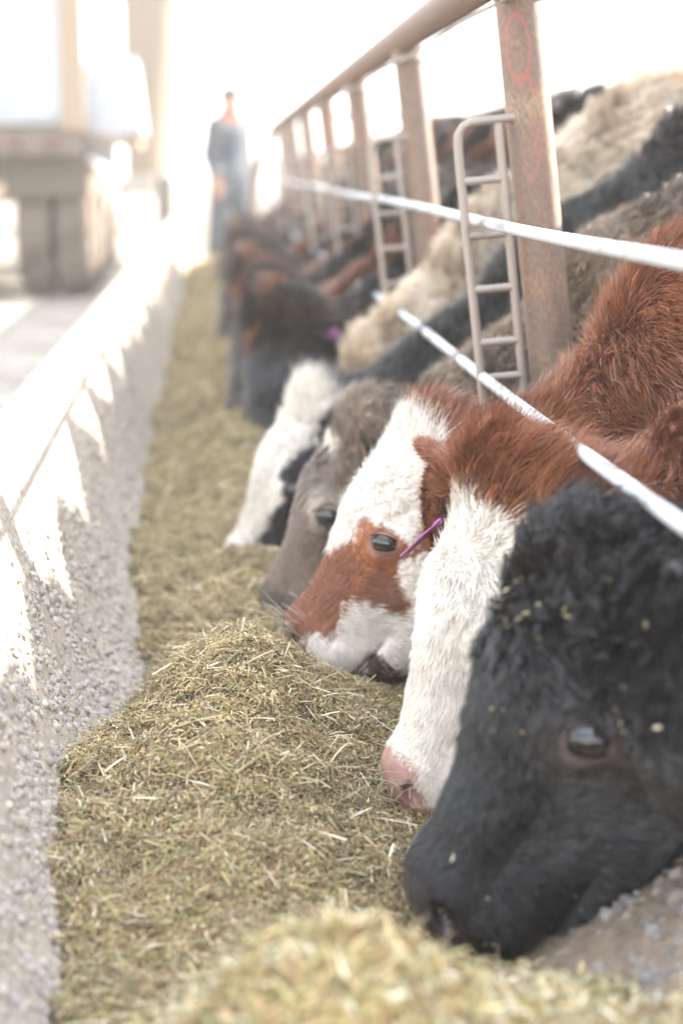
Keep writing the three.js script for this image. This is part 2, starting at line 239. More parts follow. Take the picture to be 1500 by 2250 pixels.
postZ.forEach((z, k) => {
  const a = V(FX(0.246), 0.246, z), b = V(FX(1.285), 1.285, z), g = new THREE.CylinderGeometry(0.0385, 0.0385, a.distanceTo(b), 28, 8); g.rotateY(k === 1 ? 2.75 : k * 1.3); g.applyQuaternion(new THREE.Quaternion().setFromUnitVectors(V(0, 1, 0), b.clone().sub(a).normalize())); g.translate((a.x + b.x) / 2, (a.y + b.y) / 2, z);
  const post = mesh('post', inF(g), k === 1 ? M_marked : M_rust, fence); if (k === 1) post.userData.label = 'nearest brown post with pink spray marks';
  const weld = new THREE.TorusGeometry(0.040, 0.006, 8, 28); weld.rotateX(Math.PI / 2); weld.translate(FX(1.235), 1.235, z); mesh('weld', inF(weld), M_steel, post);
  // cable ladder: bent rod loop with rungs, clamped to the post
  const cx = (y) => FX(y) - 0.092, w = 0.036, r = 0.0078, zl = z + 0.02, pt = (y, o) => V(cx(y) + o, y, zl);
  const lad = mesh('cable_ladder', inF(mergeGeometries([tubeG([pt(0.56, -w), pt(0.75, -w), pt(0.97, -w), pt(1.016, -w + 0.004), pt(1.03, -w + 0.02), pt(1.034, 0.0), pt(1.037, 0.03), pt(1.042, 0.075)], r, 40, 10), tubeG([pt(0.56, w), pt(0.8, w), pt(1.032, w)], r, 12, 10)])), M_steel, fence);
  [0.605, 0.665, 0.755, 0.845, 0.935].forEach((y) => mesh('rung', inF(rodG(pt(y, -w), pt(y + 0.006, w), r * 0.92, 10)), M_steel, lad));
});
const RX = FX(1.285) - 0.006; mesh('top_rail', inF(mergeGeometries([rodG(V(RX, 1.29, 0.3), V(RX, 1.29, -13.0), 0.0385, 24), tubeG([V(RX, 1.29, -12.95), V(RX, 1.288, -13.3), V(RX - 0.02, 1.24, -13.65), V(RX - 0.08, 1.1, -13.9), V(RX - 0.14, 0.85, -14.0), V(RX - 0.15, 0.24, -14.02)], 0.038, 40, 20)])), M_rust, fence);
mesh('tie_wire', inF(tubeG(Array.from({ length: 18 }, (_, i) => V(FX(1.23) - 0.03, 1.232 - 0.008 * Math.abs(Math.sin(i * 1.57)), -0.2 - i * 0.79)), 0.004, 80, 6)), M_steel, fence);
function ropeG(y0, sag, off, r) { // braided sleeve: a tube with fine helical ridges, soiled in places
  const n = 3200, rad = 14, pos = [], col = [], idx = [], z0 = -0.5, z1 = -13.9;
  for (let i = 0; i <= n; i++) { const t = Math.pow(i / n, 1.9), z = lerp(z0, z1, t), y = y0(z) + sag * Math.sin(-z * 1.9) , x = FX(y) + off;
    for (let j = 0; j <= rad; j++) { const a = j / rad * 6.2832, rr = r * (1 + (z > -5 ? 0.13 * Math.sin(-z / 0.0085 * 6.2832 + a) : 0)); pos.push(x + Math.cos(a) * rr, y + Math.sin(a) * rr, z); const f = sst(0.05, 0.5, fbm(z * 9, Math.cos(a) * 0.7 + y * 5, Math.sin(a) * 0.7, 4)); col.push(lerp(1, 0.52, f), lerp(1, 0.45, f), lerp(1, 0.38, f)); } }
  for (let i = 0; i < n; i++) for (let j = 0; j < rad; j++) { const a = i * (rad + 1) + j, b = a + rad + 1; idx.push(a, a + 1, b, a + 1, b + 1, b); }
  const g = new THREE.BufferGeometry(); g.setAttribute('position', new THREE.Float32BufferAttribute(pos, 3)); g.setAttribute('color', new THREE.Float32BufferAttribute(col, 3)); g.setIndex(idx); g.computeVertexNormals(); return g;
}
mesh('neck_cable', inF(ropeG((z) => 0.858 - 0.005 * z * 0.9, 0.003, -0.098, 0.0085)), M_rope, fence).userData.label = 'upper white sleeved cable';
mesh('neck_cable', inF(ropeG((z) => 0.607 - 0.0012 * z, 0.004, -0.125, 0.0088)), M_rope, fence).userData.label = 'lower white sleeved cable lying across the necks';
shade(fence);
const cross = group('cross_fence', 4, 0, -10.1);
tag(cross, 'thin dark cross fence running off behind the cattle', 'fence');
[1.27, 0.85, 0.45].forEach((y) => mesh('rail', rodG(V(-3.35, y, 0), V(9, y, 0), 0.018, 10), M_rust, cross));
for (let k = 0; k < 6; k++) mesh('post', rodG(V(-3.3 + k * 2.4, 0, 0.045), V(-3.3 + k * 2.4, 1.32, 0.045), 0.03, 12), M_rust, cross);
shade(cross);

// ---------- cattle ----------
// head space: a runs poll -> nose, n is towards the forehead side, s is sideways (metres, before scaling)
const EYE = [0.205, -0.055, 0.0985];
function headField(a, n, s0, ears) {
  const s = Math.abs(s0);
  let d = ell(a - 0.07, n + 0.05, s, 0.115, 0.08, 0.094);
  d = smin(d, ell(a - 0.16, n + 0.039, s, 0.115, 0.058, 0.100), 0.04);
  d = smin(d, ell(a + 0.005, n + 0.02, s, 0.05, 0.045, 0.052), 0.05);
  d = smin(d, cone(a, n, s, 0.17, -0.047, 0.015, 0.064, 0.40, -0.066, 0.008, 0.047), 0.045);
  d = smin(d, cone(a, n, s, 0.16, -0.085, 0.045, 0.055, 0.39, -0.088, 0.028, 0.042), 0.04);
  d = smin(d, ell(a - 0.422, n + 0.068, s, 0.052, 0.055, 0.064), 0.03);
  d = smin(d, ell(a - 0.415, n + 0.105, s - 0.02, 0.048, 0.036, 0.046), 0.03);
  let j = cone(a, n, s, 0.09, -0.185, 0.048, 0.056, 0.35, -0.163, 0.022, 0.036);
  j = smin(j, ell(a - 0.385, n + 0.163, s, 0.048, 0.031, 0.045), 0.03);
  d = smin(d, j, 0.045);
  d = smin(d, ell(a - 0.13, n + 0.135, s - 0.052, 0.115, 0.105, 0.046), 0.045);
  d = smin(d, ell(a - 0.05, n + 0.145, s, 0.10, 0.10, 0.07), 0.05);
  d = smin(d, ell(a - 0.198, n + 0.058, s - 0.081, 0.048, 0.035, 0.031), 0.022);
  d = smin(d, ell(a - 0.183, n + 0.033, s - 0.087, 0.038, 0.016, 0.020), 0.02);
  d = smax(d, -ell(a - 0.255, n + 0.095, s - 0.112, 0.05, 0.02, 0.022), 0.03);
  d = smax(d, -ell(a - EYE[0], n - EYE[1], s - 0.119, 0.026, 0.019, 0.025), 0.006);
  // nostril: a comma opening sideways; mouth line
  { const u = a - 0.445, w = n + 0.046, r = s - 0.056; d = smax(d, -ell(u * 0.8 - w * 0.6, u * 0.6 + w * 0.8, r - 0.35 * u, 0.023, 0.0125, 0.028), 0.006); }
  d = smax(d, -ell(a - 0.415, n + 0.139 - 0.06 * (a - 0.42), s, 0.085, 0.0035, 0.09), 0.010);
  const ear = ears[s0 < 0 ? 1 : 0]; { // leaf shaped ear, cupped towards the front
    const bx = 0.045, by = -0.06, bz = 0.085, ex = ear[0], ey = ear[1], ez = ear[2], px = a - bx, py = n - by, pz = s - bz, t = px * ex + py * ey + pz * ez;
    const qx = px - ex * t, qy = py - ey * t, qz = pz - ez * t, nx = ear[3], ny = ear[4], nz = ear[5], w = qx * nx + qy * ny + qz * nz, o = Math.sqrt(Math.max(0, qx * qx + qy * qy + qz * qz - w * w));
    const bend = w - 6 * o * o; let e = ell(t - 0.085, o, bend, 0.095, 0.046 * (1 - 0.25 * clamp((t - 0.05) / 0.13, 0, 1)), 0.013);
    d = smin(d, e * 0.8, 0.02);
  }
  return d;
}
function frame(poll, muzzle, turn, deep, eA) {
  const inn = (a) => a <= 0 ? a : a < eA ? a * 0.205 / eA : 0.205 + (a - eA) * 0.27 / (0.475 - eA), ext = (a) => a <= 0 ? a : a < 0.205 ? a * eA / 0.205 : eA + (a - 0.205) * (0.475 - eA) / 0.27;
  const P = V(...poll), A = V(...muzzle).sub(P), L = A.length(), sc = L / 0.475; A.normalize();
  let N = V(-1, 0.3, 0); N.addScaledVector(A, -N.dot(A)).normalize(); const S = N.clone().cross(A);
  N = N.multiplyScalar(Math.cos(turn)).addScaledVector(S, Math.sin(turn)); const S2 = N.clone().cross(A);
  return { P, A, N, S: S2, sc, to: (x, y, z) => { x -= P.x; y -= P.y; z -= P.z; return [inn((x * A.x + y * A.y + z * A.z) / sc), (x * N.x + y * N.y + z * N.z) / sc / deep, (x * S2.x + y * S2.y + z * S2.z) / sc]; }, out: (a, n, s) => P.clone().addScaledVector(A, ext(a) * sc).addScaledVector(N, n * sc * deep).addScaledVector(S2, s * sc) };
}
function tuftG(seed, nh, w0len, w0wid, curl) {
  const R = rng(seed), pos = [], idx = [], nor = [];
  for (let h = 0; h < nh; h++) {
    const rx = (R() - 0.5) * 0.7, rz = (R() * 2 - 1), L = 0.65 + 0.5 * R(), dy = (R() - 0.5) * 0.35, dz = (R() - 0.5) * 1.0, ph = R() * 6.3, be = R() * 3.14, wy = Math.sin(be) * w0len, wz = Math.cos(be) * w0wid, base = pos.length / 3, n = curl ? 3 : 2;
    for (let i = 0; i <= n; i++) { const t = i / n, x = rx + L * t, y = dy * t - 0.28 * t * t + curl * 0.16 * Math.sin(ph + t * 4.5) * t, z = rz + dz * t + curl * 0.7 * Math.cos(ph + t * 4.5) * t;
      if (i < n) { const k = 1 - 0.25 * t; pos.push(x, y - wy * k, z - wz * k, x, y + wy * k, z + wz * k); } else pos.push(x, y, z); }
    for (let i = 0; i < n - 1; i++) { const a = base + i * 2; idx.push(a, a + 1, a + 2, a + 1, a + 3, a + 2); }
    const a = base + (n - 1) * 2; idx.push(a, a + 1, a + 2);
  }
  const g = new THREE.BufferGeometry(); g.setAttribute('position', new THREE.Float32BufferAttribute(pos, 3)); g.setIndex(idx); g.computeVertexNormals(); return g;
}
function lockG(seed, nh, w) { // a lock: hairs that leave a patch and close to one curling tip
  const R = rng(seed), pos = [], idx = [], ph = R() * 6.3, tw = 0.5 + 0.5 * R();
  for (let h = 0; h < nh; h++) {
    const r0 = Math.sqrt(R()), an = R() * 6.3, ry = Math.sin(an) * r0 * 0.16, rz = Math.cos(an) * r0, L = 0.75 + 0.3 * R(), be = R() * 3.14, wy = Math.sin(be) * w * 0.22, wz = Math.cos(be) * w, n = 5, base = pos.length / 3;
    for (let i = 0; i <= n; i++) { const t = i / n, k = 1 - 0.8 * t, x = L * (t - 0.22 * t * t), y = ry * k - 0.3 * t * t + 0.13 * tw * Math.sin(ph + t * 5) * t, z = rz * k + 0.9 * tw * Math.cos(ph + t * 5) * t; if (i < n) pos.push(x, y - wy, z - wz * (1 - 0.4 * t), x, y + wy, z + wz * (1 - 0.4 * t)); else pos.push(x, y, z); }
    for (let i = 0; i < n - 1; i++) { const a = base + i * 2; idx.push(a, a + 1, a + 2, a + 1, a + 3, a + 2); }
    const a = base + (n - 1) * 2; idx.push(a, a + 1, a + 2);
  }
  const g = new THREE.BufferGeometry(); g.setAttribute('position', new THREE.Float32BufferAttribute(pos, 3)); g.setIndex(idx); g.computeVertexNormals(); return g;
}
const TUFT = { lock: [lockG(41, 22, 0.055), lockG(42, 22, 0.055), lockG(43, 20, 0.06)], short: [tuftG(11, 18, 0.022, 0.055, 0), tuftG(12, 18, 0.022, 0.055, 0.4)], long: [tuftG(21, 16, 0.010, 0.052, 0.5), tuftG(22, 16, 0.012, 0.056, 1.5)], coarse: [tuftG(31, 12, 0.02, 0.10, 0.7)] };
const M_hair = new THREE.MeshPhysicalMaterial({ color: 0xffffff, transmission: 0.25, thickness: 0, roughness: 0.34, side: THREE.DoubleSide });
const M_skin = std(1, 1, 1, 0.75, { vertexColors: true }), M_nose = std(1, 1, 1, 0.24, { vertexColors: true });
const eyeMats = {}, lidMats = {}, M_lash = std(0.04, 0.03, 0.03, 0.6); const lidMat = (c) => lidMats[c.join()] ??= std(c[0], c[1], c[2], 0.45);
const eyeMat = (c) => eyeMats[c.join()] ??= new THREE.MeshPhysicalMaterial({ color: new THREE.Color().setRGB(...c), roughness: 0.05, clearcoat: 1, clearcoatRoughness: 0.01, ior: 1.6 });
function makeCow(o) {
  const fr = frame(o.poll, o.muzzle, o.turn ?? 0, o.deep ?? 1.12, o.eyeA ?? 0.2), zc = o.zc, b = o.big ?? 1, R = rng(o.seed), base = V(1.5, 0, zc), ear = [o.ear, o.earR ?? o.ear].map((v) => { const e = V(...(v ?? [-0.1, -0.25, 1])).normalize(), f = V(0.75, 0.55, 0.2); f.addScaledVector(e, -f.dot(e)).normalize(); return [e.x, e.y, e.z, f.x, f.y, f.z]; });
  const n0 = fr.out(0.05, -0.10, 0), nz = lerp(fr.P.z, zc, 0.4), nk = o.neck ?? [0, 0];
  const body = (x, y, z) => {
    let d = cone(x, y, z, n0.x, n0.y, n0.z, 0.095, 0.55 + nk[0], 0.495 + nk[1], nz, 0.118);
    d = smin(d, cone(x, y, z, 0.55 + nk[0], 0.495 + nk[1], nz, 0.118, 0.80, 0.68 * b, zc, 0.165), 0.09);
    d = smin(d, cone(x, y, z, 0.54, 0.45, nz, 0.09, 0.86, 0.5, zc, 0.16), 0.09);
    const q = zc + (z - zc) * (1.16 + 0.55 * sst(0.72, 1.0, y));
    d = smin(d, cone(x, y, q, 0.80, 0.70 * b, zc, 0.15, 1.12, 0.90 * b, zc, 0.17), 0.1);
    d = smin(d, cone(x, y, q, 0.98, 0.60, zc, 0.23, 1.25, 0.72, zc, 0.27), 0.12);
    d = smin(d, cone(x, y, q, 1.2, 0.74 * b, zc, 0.28, 2.0, 0.76 * b, zc, 0.29), 0.12);
    d = smin(d, cone(x, y, q, 1.1, 0.96 * b, zc, 0.11, 2.2, 0.99 * b, zc, 0.10), 0.12);
    d = smin(d, cone(x, y, q, 2.0, 0.80 * b, zc, 0.25, 2.2, 0.84 * b, zc, 0.22), 0.1);
    const m = Math.abs(z - zc);
    d = smin(d, cone(x, y, m, 1.02, 0.52, 0.11, 0.10, 1.0, 0.30, 0.125, 0.058), 0.06);
    d = smin(d, cone(x, y, m, 1.0, 0.30, 0.125, 0.055, 1.02, 0.045, 0.125, 0.04), 0.03);
    d = smin(d, cone(x, y, m, 2.16, 0.66, 0.12, 0.14, 2.08, 0.50, 0.14, 0.09), 0.06);
    d = smin(d, cone(x, y, m, 2.08, 0.50, 0.14, 0.085, 2.28, 0.33, 0.14, 0.05), 0.05);
    d = smin(d, cone(x, y, m, 2.28, 0.33, 0.14, 0.045, 2.24, 0.045, 0.14, 0.04), 0.03);
    d = smin(d, cone(x, y, z, 2.40, 0.93 * b, zc, 0.03, 2.47, 0.42, zc, 0.022), 0.04);
    return d;
  };
  const full = (x, y, z) => { const h = fr.to(x, y, z); return smin(body(x, y, z), headField(h[0], h[1], h[2], ear) * fr.sc, 0.05) + 0.0035 * noise(x * 14, y * 14, z * 14) + (o.lump ? o.lump * sst(0.24, 0.1, h[0]) * sst(-0.16, -0.06, h[1]) * noise(x * 34, y * 34, z * 34) : 0) - 0.0012 * sst(0.425, 0.44, h[0]) * Math.abs(noise(x * 150, y * 150, z * 150)) + 0.0016 * sst(0.02, 0.05, Math.hypot(h[0] - 0.205, h[1] + 0.055)) * sst(0.11, 0.06, Math.hypot(h[0] - 0.205, h[1] + 0.055)) * Math.sin(Math.hypot(h[0] - 0.205, h[1] + 0.055) * 520) + (o.curl && x > 0.35 ? o.curl * sst(0.35, 0.5, x) * (Math.abs(noise(x * 26, y * 26, z * 26)) - 0.3) : 0); };
  const cell = o.cell ?? 0.0065;
  const corners = []; for (const a of [-0.07, 0.48]) for (const n of [-0.27, 0.05]) for (const s of [-0.25, 0.25]) corners.push(fr.out(a, n, s)); corners.push(V(0.62, 0.62, nz));
  const bb = new THREE.Box3().setFromPoints(corners);
  const fine = surfaceNets(full, bb.min.toArray(), bb.max.toArray(), cell);
  const coarse = surfaceNets((x, y, z) => { const k = full(x, y, z); return x < bb.max.x - 0.05 && x > bb.min.x && y > bb.min.y && y < bb.max.y && z > bb.min.z && z < bb.max.z ? Math.max(body(x, y, z) + 0.02, 0.004) : k; }, [Math.min(0.4, bb.max.x - 0.12), -0.02, zc - 0.55], [2.6, 1.25 * b, zc + 0.55], 0.024);
  const g = mergeGeometries([fine, coarse]);
  // colours and nose group
  const pos = g.attributes.position, nor = g.attributes.normal, nv = pos.count, col = new Float32Array(nv * 3), hv = new Float32Array(nv * 4);
  const c = new THREE.Color();
  const headish = (h, x) => h[0] > -0.03 && h[0] < 0.56 && h[1] > -0.30 && x < 0.62 && Math.abs(h[2]) < 0.3;
  const isNose = (h) => h[1] > -0.112 && h[1] < -0.006 && h[0] - (o.pad ?? 0.43) > -0.3 * (h[1] + 0.05) && Math.abs(h[2]) < 0.062;
  for (let i = 0; i < nv; i++) {
    const x = pos.getX(i), y = pos.getY(i), z = pos.getZ(i), h = fr.to(x, y, z), head = headish(h, x);
    o.coat(c, x, y, z, head ? h : null); let r = [c.r, c.g, c.b];
    if (head) {
      const de = Math.hypot((h[0] - EYE[0]) / 1.25, h[1] - EYE[1], (Math.abs(h[2]) - EYE[2]) * 0.6);
      if (de < 0.028) { const t = sst(0.028, 0.022, de); r = r.map((v, k) => lerp(v, o.lid[k], t)); }
      if (isNose(h)) r = o.nose.map((v) => v * (0.9 + 0.25 * noise(x * 70, y * 70, z * 70)));
      if (false) r = r;
    } else if (y < 0.07) r = [0.04, 0.035, 0.03];
    col.set(r, i * 3); hv[i * 4] = head ? 1 : 0; hv[i * 4 + 1] = h[0]; hv[i * 4 + 2] = h[1]; hv[i * 4 + 3] = h[2];
  }
  g.setAttribute('color', new THREE.BufferAttribute(col, 3));
  { const ix = g.index.array, A = [], B = []; for (let t = 0; t < ix.length; t += 3) { const v = ix[t]; (hv[v * 4] && isNose([hv[v * 4 + 1], hv[v * 4 + 2], hv[v * 4 + 3]]) ? B : A).push(ix[t], ix[t + 1], ix[t + 2]); } g.setIndex([...A, ...B]); g.addGroup(0, A.length, 0); g.addGroup(A.length, B.length, 1); }
  // fur
  const ix = g.index.array, nt = ix.length / 3, cdf = new Float64Array(nt), eye = camera.position, pa = V(), pb = V(), pc = V(), e1 = V(), e2 = V(), nn = V(), vw = V(); let tot = 0;
  for (let t = 0; t < nt; t++) {
    pa.fromBufferAttribute(pos, ix[t * 3]); pb.fromBufferAttribute(pos, ix[t * 3 + 1]); pc.fromBufferAttribute(pos, ix[t * 3 + 2]); e1.subVectors(pb, pa); e2.subVectors(pc, pa); const ar = nn.crossVectors(e1, e2).length() * 0.5;
    nn.fromBufferAttribute(nor, ix[t * 3]); vw.subVectors(eye, pa).normalize(); const v = ix[t * 3], head = hv[v * 4];
    let w = head ? 1 : pa.x < 0.75 ? 0.5 : pa.x < 1.3 ? 0.4 : 0.1; if (pa.y < 0.3 && !head) w *= 0.3; if (nn.dot(vw) < -0.25) w *= 0.3; if (!head && pa.y < 0.09) w = 0;
    tot += ar * w; cdf[t] = tot;
  }
  const pick = () => { const u = R() * tot; let lo = 0, hi = nt - 1; while (lo < hi) { const m = (lo + hi) >> 1; cdf[m] < u ? lo = m + 1 : hi = m; } return lo; };
  const N = o.fur, lists = { short: [[], []], long: [[], []], coarse: [[]], lock: [[], [], []] }, cols = { short: [[], []], long: [[], []], coarse: [[]], lock: [[], [], []] };
  const fl = V(), hd = V(), up = V(), sd = V(), p = V(), m = new THREE.Matrix4();
  for (let k = 0; k < N; k++) {
    const t = pick(), i0 = ix[t * 3], i1 = ix[t * 3 + 1], i2 = ix[t * 3 + 2]; let u = R(), v = R(); if (u + v > 1) { u = 1 - u; v = 1 - v; } const w = 1 - u - v;
    p.set(0, 0, 0).addScaledVector(pa.fromBufferAttribute(pos, i0), w).addScaledVector(pb.fromBufferAttribute(pos, i1), u).addScaledVector(pc.fromBufferAttribute(pos, i2), v); nn.set(0, 0, 0).addScaledVector(pa.fromBufferAttribute(nor, i0), w).addScaledVector(pb.fromBufferAttribute(nor, i1), u).addScaledVector(pc.fromBufferAttribute(nor, i2), v).normalize();
    const h = fr.to(p.x, p.y, p.z), head = headish(h, p.x), as = Math.abs(h[2]); let len, lift, wid, kind, wild = 0.35;
    if (head) {
      if (isNose(h)) continue; if (Math.hypot((h[0] - EYE[0]) / 1.3, h[1] - EYE[1], (as - EYE[2]) * 0.6) < 0.0235 * (o.eyeBig ?? 1)) continue; if (h[0] > 0.33 && Math.abs(h[1] + 0.139 - 0.06 * (h[0] - 0.42)) < 0.007) continue;
      const earish = as > 0.115 && h[0] < 0.13, dors = sst(-0.085, -0.03, h[1]);
      if (earish) { len = 0.017; lift = 0.4; fl.copy(fr.S).multiplyScalar(Math.sign(h[2])).addScaledVector(fr.A, -0.1); }
      else {
        const mz = sst(0.30, 0.42, h[0]), fore = dors * sst(0.24, 0.13, h[0]), top = sst(0.11, 0.01, h[0]) * sst(-0.12, -0.03, h[1]);
        len = lerp(0.015, 0.010, mz); lift = lerp(0.32, 0.3, mz); len = lerp(len, o.fore ?? 0.024, fore); lift = lerp(lift, 0.42, fore); len = lerp(len, o.top ?? 0.05, top); lift = lerp(lift, 0.62, top); wild = lerp(0.3, 0.8, Math.max(top, fore * 0.8));
        const ne = sst(0.07, 0.035, Math.hypot(h[0] - EYE[0], h[1] - EYE[1], (as - EYE[2]) * 0.7)); len = lerp(len, 0.008, ne); lift = lerp(lift, 0.2, ne); const back = sst(0.10, 0.02, h[0]) ; len = lerp(len, 0.026, back * (1 - top));
        fl.copy(fr.A).multiplyScalar(dors > 0.5 ? clamp((h[0] - 0.12) * 14, -1, 1) : lerp(-0.55, 0.3, mz)).addScaledVector(fr.N, dors > 0.5 ? 0 : -0.7).addScaledVector(fr.S, h[2] * (dors > 0.5 ? 4 : 0));
      }
    } else { len = lerp(o.neckHair ?? 0.042, 0.034, sst(0.9, 1.4, p.x)); lift = 0.56; wild = o.wild ?? 0.5; fl.set(1, -0.55 * (1 - Math.abs(nn.y)), 0); if (p.y < 0.3) { len = 0.014; fl.set(0.1, -1, 0); } }
    len *= 0.75 + 0.5 * R(); const q = 9; fl.x += wild * 1.6 * noise(p.x * q, p.y * q, p.z * q) + (R() - 0.5) * wild * 0.7; fl.y += wild * 1.6 * noise(p.x * q + 9, p.y * q, p.z * q) + (R() - 0.5) * wild * 0.7; fl.z += wild * 1.6 * noise(p.x * q, p.y * q + 9, p.z * q) + (R() - 0.5) * wild * 0.7;
    fl.addScaledVector(nn, -fl.dot(nn)); if (fl.lengthSq() < 1e-6) continue; fl.normalize(); lift = clamp(lift + (R() - 0.5) * 0.25, 0.08, 0.95);
    hd.copy(fl).multiplyScalar(Math.cos(lift * 1.45)).addScaledVector(nn, Math.sin(lift * 1.45)).normalize(); sd.crossVectors(fl, nn).normalize(); up.crossVectors(sd, hd).normalize();
    kind = o.far || p.x > 0.95 ? 'coarse' : len > 0.021 ? 'long' : 'short'; wid = kind === 'coarse' ? (o.far ? 0.022 : 0.014) : kind === 'long' ? 0.0085 : 0.0065; if (o.far) len *= 1.3; if (kind === 'coarse') lift = Math.min(0.9, lift + 0.12);
    p.addScaledVector(nn, -0.001 - len * 0.06);
    if (o.locks && kind === 'long' && R() < o.locks) { kind = 'lock'; wid = 0.012 + 0.006 * R(); len *= o.lockLen ?? 1.3; }
    const vI = kind === 'lock' ? Math.floor(R() * 3) : lists[kind].length > 1 ? (R() < (o.curly ?? 0.3) ? 1 : 0) : 0;
    m.makeBasis(hd.multiplyScalar(len), up.multiplyScalar(len), sd.multiplyScalar(wid)); m.setPosition(p.x - base.x, p.y - base.y, p.z - base.z);
    lists[kind][vI].push(...m.elements); const jx = (R() - 0.5) * 0.014, jy = (R() - 0.5) * 0.014; o.coat(c, p.x, p.y, p.z, head ? [h[0] + jx, h[1] + jy, h[2]] : null); const br = kind === 'lock' ? 0.55 + 0.95 * R() : 0.78 + 0.44 * R(); cols[kind][vI].push(c.r * br, c.g * br, c.b * br);
  }
  g.translate(-base.x, -base.y, -base.z);
  const root = group(o.name, base.x, base.y, base.z);
  tag(root, o.label, o.cat ?? 'cow', 'cattle feeding along the trough');
  mesh('body', g, [M_skin, M_nose], root);
  for (const kind of ['short', 'long', 'coarse', 'lock']) lists[kind].forEach((l, vI) => { const n = l.length / 16; if (!n) return; const im = new THREE.InstancedMesh(TUFT[kind][vI], M_hair, n); im.instanceMatrix.array.set(l); im.instanceColor = new THREE.InstancedBufferAttribute(new Float32Array(cols[kind][vI]), 3); im.name = 'coat_hair'; im.userData.kind = 'stuff'; root.add(im); });
  if (!o.far) for (const s of [1, -1]) {
    const eb = (o.eyeBig ?? 1) * fr.sc, e = fr.out(EYE[0], EYE[1], s * (EYE[2] + (o.eyeOut ?? 0))).sub(base), gm = new THREE.SphereGeometry(0.0225 * eb, 32, 20); gm.translate(e.x, e.y, e.z); const ey = mesh('eye', gm, eyeMat(o.eye), root);
    // the slit lies level while the head hangs; lids are shells that slide over the ball
    const d = fr.S.clone().multiplyScalar(s).addScaledVector(fr.N, 0.28).addScaledVector(fr.A, 0.1).normalize(), flat = (v) => v.addScaledVector(d, -v.dot(d)).normalize(), ax = flat(fr.A.clone().multiplyScalar(0.5).addScaledVector(fr.N, 0.87)), up2 = flat(fr.A.clone().multiplyScalar(-0.87).addScaledVector(fr.N, 0.5));
    const put = (g, x, y, z, off) => { g.applyMatrix4(new THREE.Matrix4().makeBasis(x, y, z)); const q = e.clone().addScaledVector(d, off * eb); g.translate(q.x, q.y, q.z); return g; };
    const pg = new THREE.SphereGeometry(0.0145 * eb, 24, 14); pg.scale(1.3, 0.7, 0.5); mesh('pupil', put(pg, ax, up2, ax.clone().cross(up2), 0.0158), eyeMat([0.006, 0.006, 0.009]), ey);
    const lid = (pole, reach, r, mat) => { const y = pole.clone().normalize(), x = ax.clone().addScaledVector(y, -ax.dot(y)).normalize(), g = new THREE.SphereGeometry(r * eb, 32, 14, 0, Math.PI * 2, 0, reach); g.scale(1.16, 1, 1); mesh('eyelid', put(g, x, y, x.clone().cross(y), 0), mat, ey); };
    lid(up2.clone().addScaledVector(d, -0.85), 1.62, 0.0246, lidMat(o.lidTop ?? o.lid)); lid(up2.clone().multiplyScalar(-1).addScaledVector(d, -0.85), 1.58, 0.0243, lidMat(o.lid));
    for (let k = 0; k < 14; k++) { const t = (k / 13 - 0.5) * 1.8, q0 = e.clone().addScaledVector(d, 0.0225 * eb * Math.cos(t * 0.8)).addScaledVector(ax, Math.sin(t) * 0.022 * eb).addScaledVector(up2, 0.0105 * eb), q1 = q0.clone().addScaledVector(d, 0.009).addScaledVector(up2, 0.001).addScaledVector(ax, 0.004 * Math.sin(t)), q2 = q0.clone().addScaledVector(d, 0.016).addScaledVector(up2, -0.006).addScaledVector(ax, 0.008 * Math.sin(t)); mesh('eyelash', tubeG([q0, q1, q2], 0.0005, 5, 4), o.lash ?? M_lash, ey); }
  }
  root.userData.fr = undefined; delete root.userData.fr;
  shade(root);
  return { root, fr, base, g, hv };
}
const set = (c, a, k = 1) => c.setRGB(a[0] * k, a[1] * k, a[2] * k);
const RED = [0.31, 0.115, 0.05], WHITE = [0.87, 0.82, 0.75], BLACK = [0.022, 0.0215, 0.024], TAUPE = [0.235, 0.178, 0.138], CREAM = [0.66, 0.57, 0.46], DBROWN = [0.05, 0.035, 0.028];
const curve = (pts, x) => { if (x <= pts[0][0]) return pts[0][1]; for (let i = 1; i < pts.length; i++) if (x < pts[i][0]) return lerp(pts[i - 1][1], pts[i][1], (x - pts[i - 1][0]) / (pts[i][0] - pts[i - 1][0])); return pts[pts.length - 1][1]; };
const tone = (x, y, z, k = 0.25) => 1 + k * fbm(x * 7, y * 7, z * 7, 2);
const black1 = makeCow({
  name: 'black_steer', label: 'black steer nearest the camera with straw flecks on its curly face', cat: 'steer', seed: 101, poll: [0.390, 0.547, -1.76], muzzle: [0.168, 0.165, -1.74], turn: 0.12, eyeBig: 1.22, lidTop: [0.028, 0.025, 0.026], eyeA: 0.165, zc: -1.46, neck: [0, -0.07], fur: 70000, eye: [0.012, 0.012, 0.016], lid: [0.14, 0.115, 0.115], nose: [0.045, 0.04, 0.042], fore: 0.032, top: 0.04, curly: 0.85, lump: 0.012, deep: 1.34, locks: 0.3, ear: [-0.55, -0.1, 0.9], earR: [-0.3, 0.02, 0.95], eyeOut: 0.007,
  coat: (c, x, y, z, h) => { set(c, BLACK, tone(x, y, z)); if (h) { const e = sst(0.075, 0.03, Math.hypot(h[0] - 0.22, h[1] + 0.075, (Math.abs(h[2]) - 0.1) * 0.5)); c.r += 0.02 * e; c.g += 0.014 * e; c.b += 0.012 * e; } },
});
